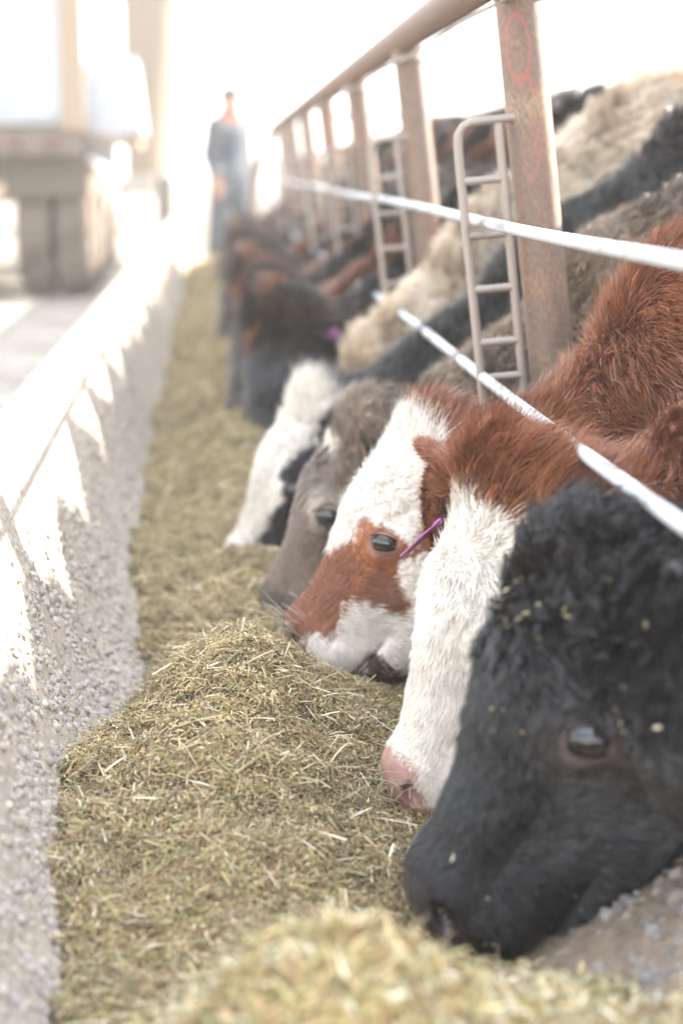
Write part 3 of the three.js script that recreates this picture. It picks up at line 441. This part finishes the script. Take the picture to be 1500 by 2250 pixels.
const white2 = makeCow({
  name: 'white_faced_steer', label: 'red steer with an all white face and pink muzzle beside the black steer', cat: 'steer', seed: 102, poll: [0.380, 0.562, -2.17], muzzle: [0.190, 0.140, -2.15], turn: 0.15, pad: 0.408, locks: 0.12, lockLen: 1.25, zc: -2.04, neck: [0.02, -0.11], fur: 60000, eye: [0.03, 0.02, 0.015], lid: [0.4, 0.24, 0.2], nose: [0.52, 0.31, 0.26], fore: 0.02, top: 0.06, curly: 0.25, ear: [-0.5, 0.0, 0.9], earR: [-0.15, 0.6, 0.75],
  coat: (c, x, y, z, h) => { const n = 0.012 * fbm(x * 30, y * 30, z * 30, 2); if (h && !(Math.abs(h[2]) > 0.115 && h[0] < 0.13) && h[0] + n > 0.055 + 0.45 * Math.max(0, -h[1] - 0.05)) set(c, WHITE, tone(x, y, z, 0.08)); else set(c, RED, tone(x, y, z)); },
});
const heref = makeCow({
  name: 'red_and_white_steer', locks: 0.06, label: 'red and white patched steer with a red eye patch and purple ear tag', cat: 'steer', seed: 103, poll: [0.352, 0.540, -2.75], muzzle: [0.081, 0.201, -2.75], turn: -0.2, deep: 1.22, zc: -2.6, neck: [0.02, -0.065], fur: 62000, eye: [0.03, 0.028, 0.03], lidTop: [0.30, 0.14, 0.08], lid: [0.36, 0.2, 0.16], nose: [0.2, 0.13, 0.09], fore: 0.02, top: 0.04, ear: [0.55, -0.25, 0.8], earR: [-0.3, -0.2, 0.8],
  coat: (c, x, y, z, h) => {
    set(c, RED, tone(x, y, z)); if (!h) return;
    const n = 0.010 * fbm(x * 34, y * 34, z * 34, 3), a = h[0] + n, m = -h[1] + 0.9 * n - 0.012;
    if ((Math.abs(h[2]) > 0.12 && h[0] < 0.13) || a < 0.005) return;
    if (a < 0.185 - 0.25 * Math.max(0, m - 0.02) * 0 && m < 0.012 + 0.36 * a) { set(c, WHITE, tone(x, y, z, 0.08)); return; }
    if (a < 0.275 && m < -0.004) { set(c, WHITE); return; }
    if (a > 0.375 && m > 0.135) { set(c, [0.10, 0.05, 0.036]); return; }
    const B = curve([[0.15, 0.085], [0.19, 0.082], [0.225, 0.078], [0.245, 0.085], [0.27, 0.122], [0.295, 0.13], [0.312, 0.085], [0.328, 0.048], [0.386, 0.064], [0.43, 0.035], [0.45, 0]], a), C = curve([[0.16, 0.08], [0.19, 0.10], [0.226, 0.125], [0.26, 0.155], [0.3, 0.25]], a);
    if (m < B) return; if (m < C) set(c, WHITE, tone(x, y, z, 0.1)); },
});
const brown4 = makeCow({
  name: 'taupe_steer', label: 'grey-brown steer with a pale ring round its eye behind the patched steer', cat: 'steer', seed: 104, poll: [0.290, 0.505, -3.2], muzzle: [0.047, 0.118, -3.2], turn: -0.3, zc: -3.14, fur: 60000, eye: [0.012, 0.012, 0.016], lidTop: [0.2, 0.155, 0.125], lid: [0.12, 0.1, 0.095], nose: [0.04, 0.036, 0.036], fore: 0.016, top: 0.03, curly: 0.85, wild: 1.2, locks: 0.2, lockLen: 1, neckHair: 0.03, lump: 0.008, curl: 0.03,
  coat: (c, x, y, z, h) => { h ? set(c, TAUPE, tone(x, y, z, 0.35) * 1.2) : set(c, [0.25, 0.185, 0.13], tone(x, y, z, 0.6)); if (h) { const e = Math.hypot(h[0] - 0.19, h[1] + 0.045, (Math.abs(h[2]) - 0.1) * 0.4), t = sst(0.055, 0.035, e) * 0.75; c.lerp(new THREE.Color().setRGB(0.5, 0.44, 0.38), t); if (h[0] + 0.02 * fbm(x * 40, y * 40, z * 40, 2) < 0.10 && h[0] > 0.075 && h[1] > 0.004) set(c, WHITE); if (h[0] > 0.38) set(c, TAUPE, 0.65); } },
});
const bw5 = makeCow({
  name: 'blazed_black_steer', label: 'black steer with a broad white blaze down its face', cat: 'steer', seed: 105, poll: [0.219, 0.470, -3.7], muzzle: [-0.018, 0.099, -3.7], turn: 0.05, zc: -3.68, fur: 30000, eye: [0.012, 0.012, 0.016], lid: [0.05, 0.04, 0.04], nose: [0.5, 0.42, 0.38], fore: 0.02, top: 0.05, cell: 0.009, neckHair: 0.04,
  coat: (c, x, y, z, h) => { const n = 0.01 * fbm(x * 30, y * 30, z * 30, 2); set(c, BLACK, tone(x, y, z, 0.5) * 1.3); if (h && h[0] > -0.02 && -h[1] + n < 0.05 + 0.9 * Math.max(0, h[0] - 0.36) && !(Math.abs(h[2]) > 0.095 && h[0] < 0.2)) set(c, WHITE, 0.95); },
});
// farther cattle: one of each kind is built, then copied along the fence
const farKinds = {
  cream: { coat: (c, x, y, z, h) => set(c, CREAM, tone(x, y, z, 0.35)), nose: [0.05, 0.04, 0.04] },
  dark: { coat: (c, x, y, z, h) => { set(c, BLACK, tone(x, y, z, 0.6) * 1.6); if (fbm(x * 3, y * 3, z * 3, 2) > 0.35) set(c, DBROWN, 1.4); }, nose: [0.03, 0.03, 0.03] },
  brown: { coat: (c, x, y, z, h) => { set(c, DBROWN, tone(x, y, z, 0.6) * 1.5); if (fbm(x * 2.5 + 4, y * 2.5, z * 2.5, 2) > 0.1) set(c, RED, 0.75); }, nose: [0.03, 0.03, 0.03] },
};
const farCow = (kind, name, label, seed, z, poll, muzzle, more = {}) => makeCow({ name, label, cat: 'steer', seed, poll: [...poll, z], muzzle: [...muzzle, z + 0.03], turn: 0.2, zc: z, fur: 12000, far: true, cell: 0.012, lid: [0.03, 0.03, 0.03], top: 0.05, fore: 0.03, neckHair: 0.04, ...farKinds[kind], ...more });
const cream6 = farCow('cream', 'cream_steer', 'cream coloured shaggy steer standing just beyond the black blazed steer', 106, -4.25, [0.40, 0.47], [0.22, 0.09], { big: 1.06, fur: 45000, curl: 0.04, wild: 1 });
const dark7 = farCow('dark', 'dark_steer', 'black shaggy steer just beyond the cream steer', 107, -4.85, [0.22, 0.54], [0.02, 0.13], { big: 1.05, fur: 30000, curl: 0.03, wild: 1 });
const brown8 = farCow('brown', 'brown_steer', 'nearest of the dark brown steers far down the trough', 108, -5.45, [0.19, 0.53], [-0.01, 0.12], { fur: 20000, big: 1.08, curl: 0.03, wild: 1 });
const numbered = {};
function copyCow(src, x, z, turn, label) { const r = src.root.clone(); const n = (numbered[src.root.name] = (numbered[src.root.name] ?? 0) + 1); r.name = src.root.name + '_' + String(n).padStart(3, '0'); r.position.set(src.base.x + x, 0, z); r.rotation.y = turn; r.userData = { ...src.root.userData, label }; scene.add(r); return r; }
copyCow(dark7, -0.02, -6.05, 0.03, 'second black steer along the trough beyond the brown steer');
copyCow(brown8, 0.03, -6.65, -0.04, 'second dark brown steer, blurred beyond two black steers');
copyCow(dark7, 0.02, -7.25, 0.05, 'third black steer along the blurred line of cattle');
copyCow(brown8, -0.02, -7.9, 0.02, 'third dark brown steer along the blurred line of cattle');
copyCow(dark7, 0.04, -8.5, -0.03, 'fourth black steer along the blurred line of cattle');
copyCow(cream6, 0.1, -9.2, 0.04, 'far cream steer among the dark cattle');
copyCow(dark7, 0.0, -9.8, 0.02, 'fifth black steer along the blurred line of cattle');
copyCow(brown8, 0.05, -10.6, -0.03, 'fourth dark brown steer, close before the trough end');
copyCow(dark7, 0.02, -11.3, 0.03, 'sixth black steer along the blurred line of cattle');
copyCow(brown8, 0.0, -12.1, 0.02, 'fifth dark brown steer, farthest along the trough');
copyCow(dark7, 0.03, -12.8, -0.02, 'seventh black steer, second from the trough end');
copyCow(dark7, 0.0, -13.5, 0.04, 'last black steer, right at the trough end');
// details of the near animals
// feed flecks caught in the coats
function flecks(cow, N, seed, keep, size) {
  const R = rng(seed), pos = cow.g.attributes.position, nor = cow.g.attributes.normal, g = bladeG(R, 1, 0.14, 0.1, 0.05), im = new THREE.InstancedMesh(g, std(1, 1, 1, 0.8, { side: THREE.DoubleSide }), N), m = new THREE.Matrix4(), c = new THREE.Color(), q = new THREE.Quaternion(); let n = 0, tries = 0;
  while (n < N && tries++ < 400000) { const i = Math.floor(R() * pos.count); if (!cow.hv[i * 4] || nor.getZ(i) < -0.2) continue; const h = [cow.hv[i * 4 + 1], cow.hv[i * 4 + 2], cow.hv[i * 4 + 3]]; if (R() > keep(h, pos.getX(i), pos.getY(i), pos.getZ(i))) continue; const nn = V(nor.getX(i), nor.getY(i), nor.getZ(i)), o = lerp(h[0] > 0.4 ? 0.001 : 0.006, 0.024, sst(0.25, 0.1, h[0]) * sst(-0.08, -0.03, h[1])); q.setFromUnitVectors(V(0, 1, 0), nn).multiply(new THREE.Quaternion().setFromEuler(new THREE.Euler((R() - 0.5) * 0.8, R() * 6.3, (R() - 0.5) * 0.8))); const s = size * (0.3 + 1.6 * Math.pow(R(), 3)); m.compose(V(pos.getX(i), pos.getY(i), pos.getZ(i)).addScaledVector(nn, o), q, V(s, s, s * (0.8 + R()))); im.setMatrixAt(n, m); const p = STRAW[Math.floor(R() * 7)], k = 0.8 + 0.5 * R(); c.setRGB(p[0] * k, p[1] * k, p[2] * k); im.setColorAt(n, c); n++; }
  im.count = n; im.name = 'straw_flecks'; im.userData.kind = 'stuff'; cow.root.add(im);
}
const patchy = (x, y, z) => sst(-0.1, 0.5, fbm(x * 16, y * 16, z * 16, 2));
flecks(black1, 280, 77, (h, x, y, z) => Math.hypot(h[0] - 0.205, h[1] + 0.055) < 0.045 ? 0 : h[0] > 0.43 ? 1 : patchy(x, y, z) * (h[1] > -0.06 ? 1 : 0.5), 0.005);
flecks(white2, 120, 78, (h) => h[0] > 0.425 ? 1 : 0.004, 0.004);
flecks(heref, 110, 79, (h) => h[0] > 0.43 ? 1 : 0.01, 0.005);
const M_tag = std(0.36, 0.10, 0.28, 0.4);
function earTag(cow, x, y, z, rx, ry, rz) {
  const s = new THREE.Shape(); s.moveTo(-0.012, 0.03); s.lineTo(0.012, 0.03); s.lineTo(0.014, 0.012); s.lineTo(0.028, 0.002); s.lineTo(0.03, -0.05); s.lineTo(-0.03, -0.05); s.lineTo(-0.028, 0.002); s.lineTo(-0.014, 0.012);
  const g = new THREE.ExtrudeGeometry(s, { depth: 0.0016, bevelEnabled: true, bevelSize: 0.001, bevelThickness: 0.0006, bevelSegments: 2 }); g.rotateX(rx); g.rotateY(ry); g.rotateZ(rz); g.translate(x - cow.base.x, y - cow.base.y, z - cow.base.z);
  const t = mesh('ear_tag', g, M_tag, cow.root), b = new THREE.CylinderGeometry(0.008, 0.008, 0.008, 16); b.rotateX(Math.PI / 2); b.translate(0, 0.022, 0.001); b.rotateX(rx); b.rotateY(ry); b.rotateZ(rz); b.translate(x - cow.base.x, y - cow.base.y, z - cow.base.z); mesh('stud', b, M_tag, t); shade(t); return t;
}
earTag(heref, 0.318, 0.418, -2.5, 0, 1.25, -0.8);
earTag(brown8, 0.31, 0.47, -5.25, 0.2, 0.3, 0.2); earTag(dark7, 0.33, 0.5, -4.7, 0.2, 0.3, -0.3);
{ // whiskers
  const R = rng(9), M = std(0.7, 0.66, 0.6, 0.5);
  for (const [cow, n] of [[white2, 16], [heref, 14]]) for (let i = 0; i < n; i++) { const s = R() < 0.7 ? 1 : -1, a = 0.39 + 0.05 * R(), nn = -0.02 - 0.05 * R(), q = cow.fr.out(a, nn, s * (0.03 + 0.02 * R())), e = cow.fr.out(a - 0.03 + 0.05 * R(), nn + 0.03 + 0.05 * R(), s * (0.06 + 0.06 * R())), mid = q.clone().lerp(e, 0.5).addScaledVector(cow.fr.N, 0.012); mesh('whisker', tubeG([q, mid, e].map((v) => v.sub(cow.base)), 0.00035, 6, 4), M, cow.root); }
}

// ---------- person ----------
function makePerson() {
  const g0 = group('person', 0.2, 0, -17.6); g0.rotation.y = 0.85; const f = (x, y, z) => {
    let d = ell(x, y - 1.66, z - 0.02, 0.086, 0.12, 0.104); d = smin(d, ell(x, y - 1.645, z - 0.115, 0.014, 0.022, 0.02), 0.02); d = smin(d, ell(Math.abs(x) - 0.08, y - 1.66, z, 0.012, 0.03, 0.02), 0.01); d = smin(d, cone(x, y, z, 0, 1.45, 0, 0.075, 0, 1.58, 0.01, 0.066), 0.03); d = smax(d, -ell(Math.abs(x) - 0.03, y - 1.675, z - 0.118, 0.018, 0.009, 0.012), 0.01); d = smax(d, -ell(x, y - 1.6, z - 0.115, 0.025, 0.004, 0.012), 0.008);
    const m = Math.abs(x);
    d = smin(d, ell(x, y - 1.28, z, 0.2, 0.24, 0.12), 0.06); d = smin(d, ell(x, y - 1.02, z, 0.18, 0.16, 0.12), 0.08); d = smin(d, cone(m, y, z, 0.19, 1.42, 0, 0.075, 0.26, 1.13, -0.02, 0.055), 0.05); d = smin(d, cone(m, y, z, 0.26, 1.13, -0.02, 0.05, 0.27, 0.88, 0.06, 0.035), 0.03);
    d = smin(d, ell(m - 0.272, y - 0.82, z - 0.075, 0.018, 0.05, 0.04), 0.02); for (let k = 0; k < 4; k++) d = smin(d, cone(m, y, z, 0.272, 0.79, 0.05 + k * 0.019, 0.0095, 0.262, 0.71 + (k === 1 || k === 2 ? -0.012 : 0.008), 0.055 + k * 0.019, 0.008), 0.006); d = smin(d, cone(m, y, z, 0.265, 0.84, 0.11, 0.011, 0.245, 0.775, 0.13, 0.009), 0.01);
    const st = x > 0 ? 0.12 : -0.1; d = smin(d, cone(m, y, z, 0.095, 0.95, 0, 0.1, 0.1, 0.5, st * 0.7, 0.066), 0.05); d = smin(d, cone(m, y, z, 0.1, 0.5, st * 0.7, 0.064, 0.1, 0.09, st - 0.04, 0.042), 0.03); d = smin(d, ell(m - 0.1, y - 0.04, z - st - 0.05, 0.045, 0.04, 0.12), 0.03); return d;
  };
  const b = surfaceNets(f, [-0.4, 0, -0.35], [0.4, 1.8, 0.4], 0.012);
  tag(g0, 'person in a dark cap and blue bib overalls walking up the trough', 'person'); mesh('body', b, std(0.45, 0.26, 0.2, 0.6), g0);
  const cloth = (name, off, lo, hi, keep, mat) => mesh(name, surfaceNets((x, y, z) => smax(f(x, y, z) - off, keep(x, y, z), 0.01), lo, hi, 0.012), mat, g0);
  const M_j = std(0.075, 0.08, 0.092, 0.9), M_d = std(0.045, 0.06, 0.08, 0.85);
  cloth('jacket', 0.03, [-0.42, 0.8, -0.35], [0.42, 1.58, 0.35], (x, y, z) => Math.max(0.9 - y, y - 1.5), M_j);
  cloth('overalls', 0.036, [-0.22, 0.1, -0.35], [0.22, 1.45, 0.4], (x, y, z) => Math.max(0.11 - y, Math.abs(x) - (y > 1.0 ? 0.13 : 0.21), y > 1.02 ? -z : -1, y - 1.4), M_d);
  cloth('bandana', 0.035, [-0.2, 1.4, -0.2], [0.2, 1.62, 0.25], (x, y, z) => Math.max(1.44 - y, y - 1.575, Math.abs(x) - 0.14), std(0.3, 0.09, 0.05, 0.8));
  const cap = cloth('cap', 0.03, [-0.16, 1.62, -0.2], [0.16, 1.84, 0.22], (x, y, z) => 1.69 - y - 0.15 * z * -1, std(0.025, 0.03, 0.03, 0.8));
  const br = new THREE.CylinderGeometry(0.09, 0.09, 0.012, 24, 1, false, -1.3, 2.6); br.scale(0.95, 1, 1.5); br.rotateX(0.18); br.translate(0, 1.715, 0.055); mesh('brim', br, std(0.025, 0.03, 0.03, 0.8), cap);
  cloth('boots', 0.015, [-0.25, 0, -0.3], [0.25, 0.25, 0.4], (x, y, z) => y - 0.16, std(0.06, 0.04, 0.03, 0.7));
  shade(g0);
}
makePerson();

// ---------- feed truck on the lane ----------
{
  const t = group('feed_truck', -2.2, 0, -13), Mw = std(0.40, 0.42, 0.44, 0.5), Mg = std(0.16, 0.12, 0.09, 0.7), Mb = std(0.12, 0.092, 0.066, 0.85), Mt = std(0.15, 0.118, 0.09, 0.95), Mc = std(0.30, 0.22, 0.15, 0.6), Ml = std(0.12, 0.06, 0.05, 0.5);
  tag(t, 'pale feed truck with dual rear tyres parked on the lane', 'truck');
  const X = (x) => x + 2.2;
  mesh('box_body', boxG(X(-3.4), X(-0.92), 1.3, 3.3, -6, 0), Mw, t);
  for (let k = 0; k < 5; k++) { const x = X(-3.3) + k * 0.46; mesh('rear_panel', boxG(x, x + 0.42, 1.36, 3.24, 0.002, 0.03), Mw, t); }
  mesh('corner_post', boxG(X(-1.07), X(-0.9), 1.26, 3.34, 0.004, 0.09), Mc, t); mesh('corner_post', boxG(X(-3.42), X(-3.28), 1.26, 3.34, 0.034, 0.09), Mc, t);
  mesh('bumper', boxG(X(-3.3), X(-0.95), 1.08, 1.26, -0.06, 0.06), Mg, t); mesh('chassis', boxG(X(-2.6), X(-1.7), 0.7, 1.298, -5.8, -0.08), Mb, t);
  for (const x of [-1.15, -1.42, -1.68]) { const l = new THREE.CylinderGeometry(0.05, 0.05, 0.04, 20); l.rotateX(Math.PI / 2); l.translate(X(x), 1.17, 0.08); mesh('tail_lamp', l, Ml, t); }
  const tyre = (x, z) => {
    const pr = [[0.3, -0.13], [0.46, -0.135], [0.5, -0.11], [0.512, -0.07], [0.514, -0.03], [0.506, -0.026], [0.506, -0.016], [0.514, -0.012], [0.514, 0.012], [0.506, 0.016], [0.506, 0.026], [0.514, 0.03], [0.512, 0.07], [0.5, 0.11], [0.46, 0.135], [0.3, 0.13]].map(([r, y]) => new THREE.Vector2(r, y));
    const w = mesh('wheel', (() => { const g = new THREE.LatheGeometry(pr, 48); g.rotateZ(Math.PI / 2); g.translate(X(x), 0.518, z); return g; })(), Mt, t); const r = new THREE.CylinderGeometry(0.3, 0.3, 0.2, 32); r.rotateZ(Math.PI / 2); r.translate(X(x), 0.518, z); mesh('rim', r, std(0.6, 0.58, 0.55, 0.4), w); const hb = new THREE.CylinderGeometry(0.09, 0.11, 0.26, 20); hb.rotateZ(Math.PI / 2); hb.translate(X(x), 0.518, z); mesh('hub', hb, Mg, w);
  };
  for (const z of [-0.75, -2.0]) for (const x of [-1.04, -1.34, -2.95, -3.25]) tyre(x, z);
  tyre(-1.1, -5.0); tyre(-3.2, -5.0);
  const fl = boxG(X(-1.5), X(-0.9), 0.78, 1.079, -0.16, -0.15); mesh('mud_flap', fl, Mb, t);
  const ch = boxG(-0.2, 0.2, -0.28, 0.28, -0.5, 0.5); ch.rotateZ(0.12); ch.translate(X(-0.72), 1.5, -0.7); mesh('discharge_chute', ch, Mw, t); const lip = boxG(-0.22, 0.22, -0.03, 0.03, -0.52, 0.52); lip.rotateZ(-0.14); lip.translate(X(-0.74), 1.2, -0.7); mesh('chute_lip', lip, Mc, t);
  mesh('cab', boxG(X(-3.3), X(-1.0), 0.9, 2.9, -8.2, -6.1), Mw, t); mesh('fuel_tank', (() => { const g = new THREE.CylinderGeometry(0.3, 0.3, 1.2, 24); g.rotateX(Math.PI / 2); g.translate(X(-1.2), 0.8, -3.6); return g; })(), std(0.6, 0.6, 0.6, 0.3, { metalness: 0.6 }), t);
  shade(t);
}
{ // tall mixer wagon farther down the lane, its tub tapering towards the ground
  const t = group('mixer_wagon', -1.45, 0, -27), M = std(0.17, 0.125, 0.085, 0.6), Mt = std(0.04, 0.035, 0.03, 0.9);
  tag(t, 'tall tan mixer wagon with a tapering tub farther down the lane', 'wagon');
  const ring = [[0.78, 0.95], [0.86, 1.1], [1.12, 3.0], [1.14, 3.6], [1.18, 3.62], [1.18, 3.7], [1.12, 3.72]], pos = [], idx = [], n = 40;
  ring.forEach(([r, y]) => { for (let i = 0; i <= n; i++) { const a = i / n * Math.PI * 2, sx = Math.sign(Math.cos(a)) * Math.pow(Math.abs(Math.cos(a)), 0.5), sz = Math.sign(Math.sin(a)) * Math.pow(Math.abs(Math.sin(a)), 0.5); pos.push(sx * r, y, -2 + sz * (r + 0.9)); } });
  for (let k = 0; k < ring.length - 1; k++) for (let i = 0; i < n; i++) { const a = k * (n + 1) + i, b = a + n + 1; idx.push(a, b, a + 1, a + 1, b, b + 1); }
  const g = new THREE.BufferGeometry(); g.setAttribute('position', new THREE.Float32BufferAttribute(pos, 3)); g.setIndex(idx); g.computeVertexNormals(); mesh('tub', g, M, t);
  mesh('frame', boxG(-0.6, 0.6, 0.6, 0.948, -3.6, -0.4), M_steel, t); for (const x of [-0.72, 0.72]) for (const z of [-1.5, -2.6]) { const w = new THREE.TorusGeometry(0.34, 0.13, 14, 32); w.rotateY(Math.PI / 2); w.translate(x, 0.47, z); mesh('wheel', w, Mt, t); }
  mesh('tongue', boxG(-0.08, 0.08, 0.5, 0.62, -6, -3.601), M_steel, t);
  shade(t);
}
renderer.render(scene, camera);
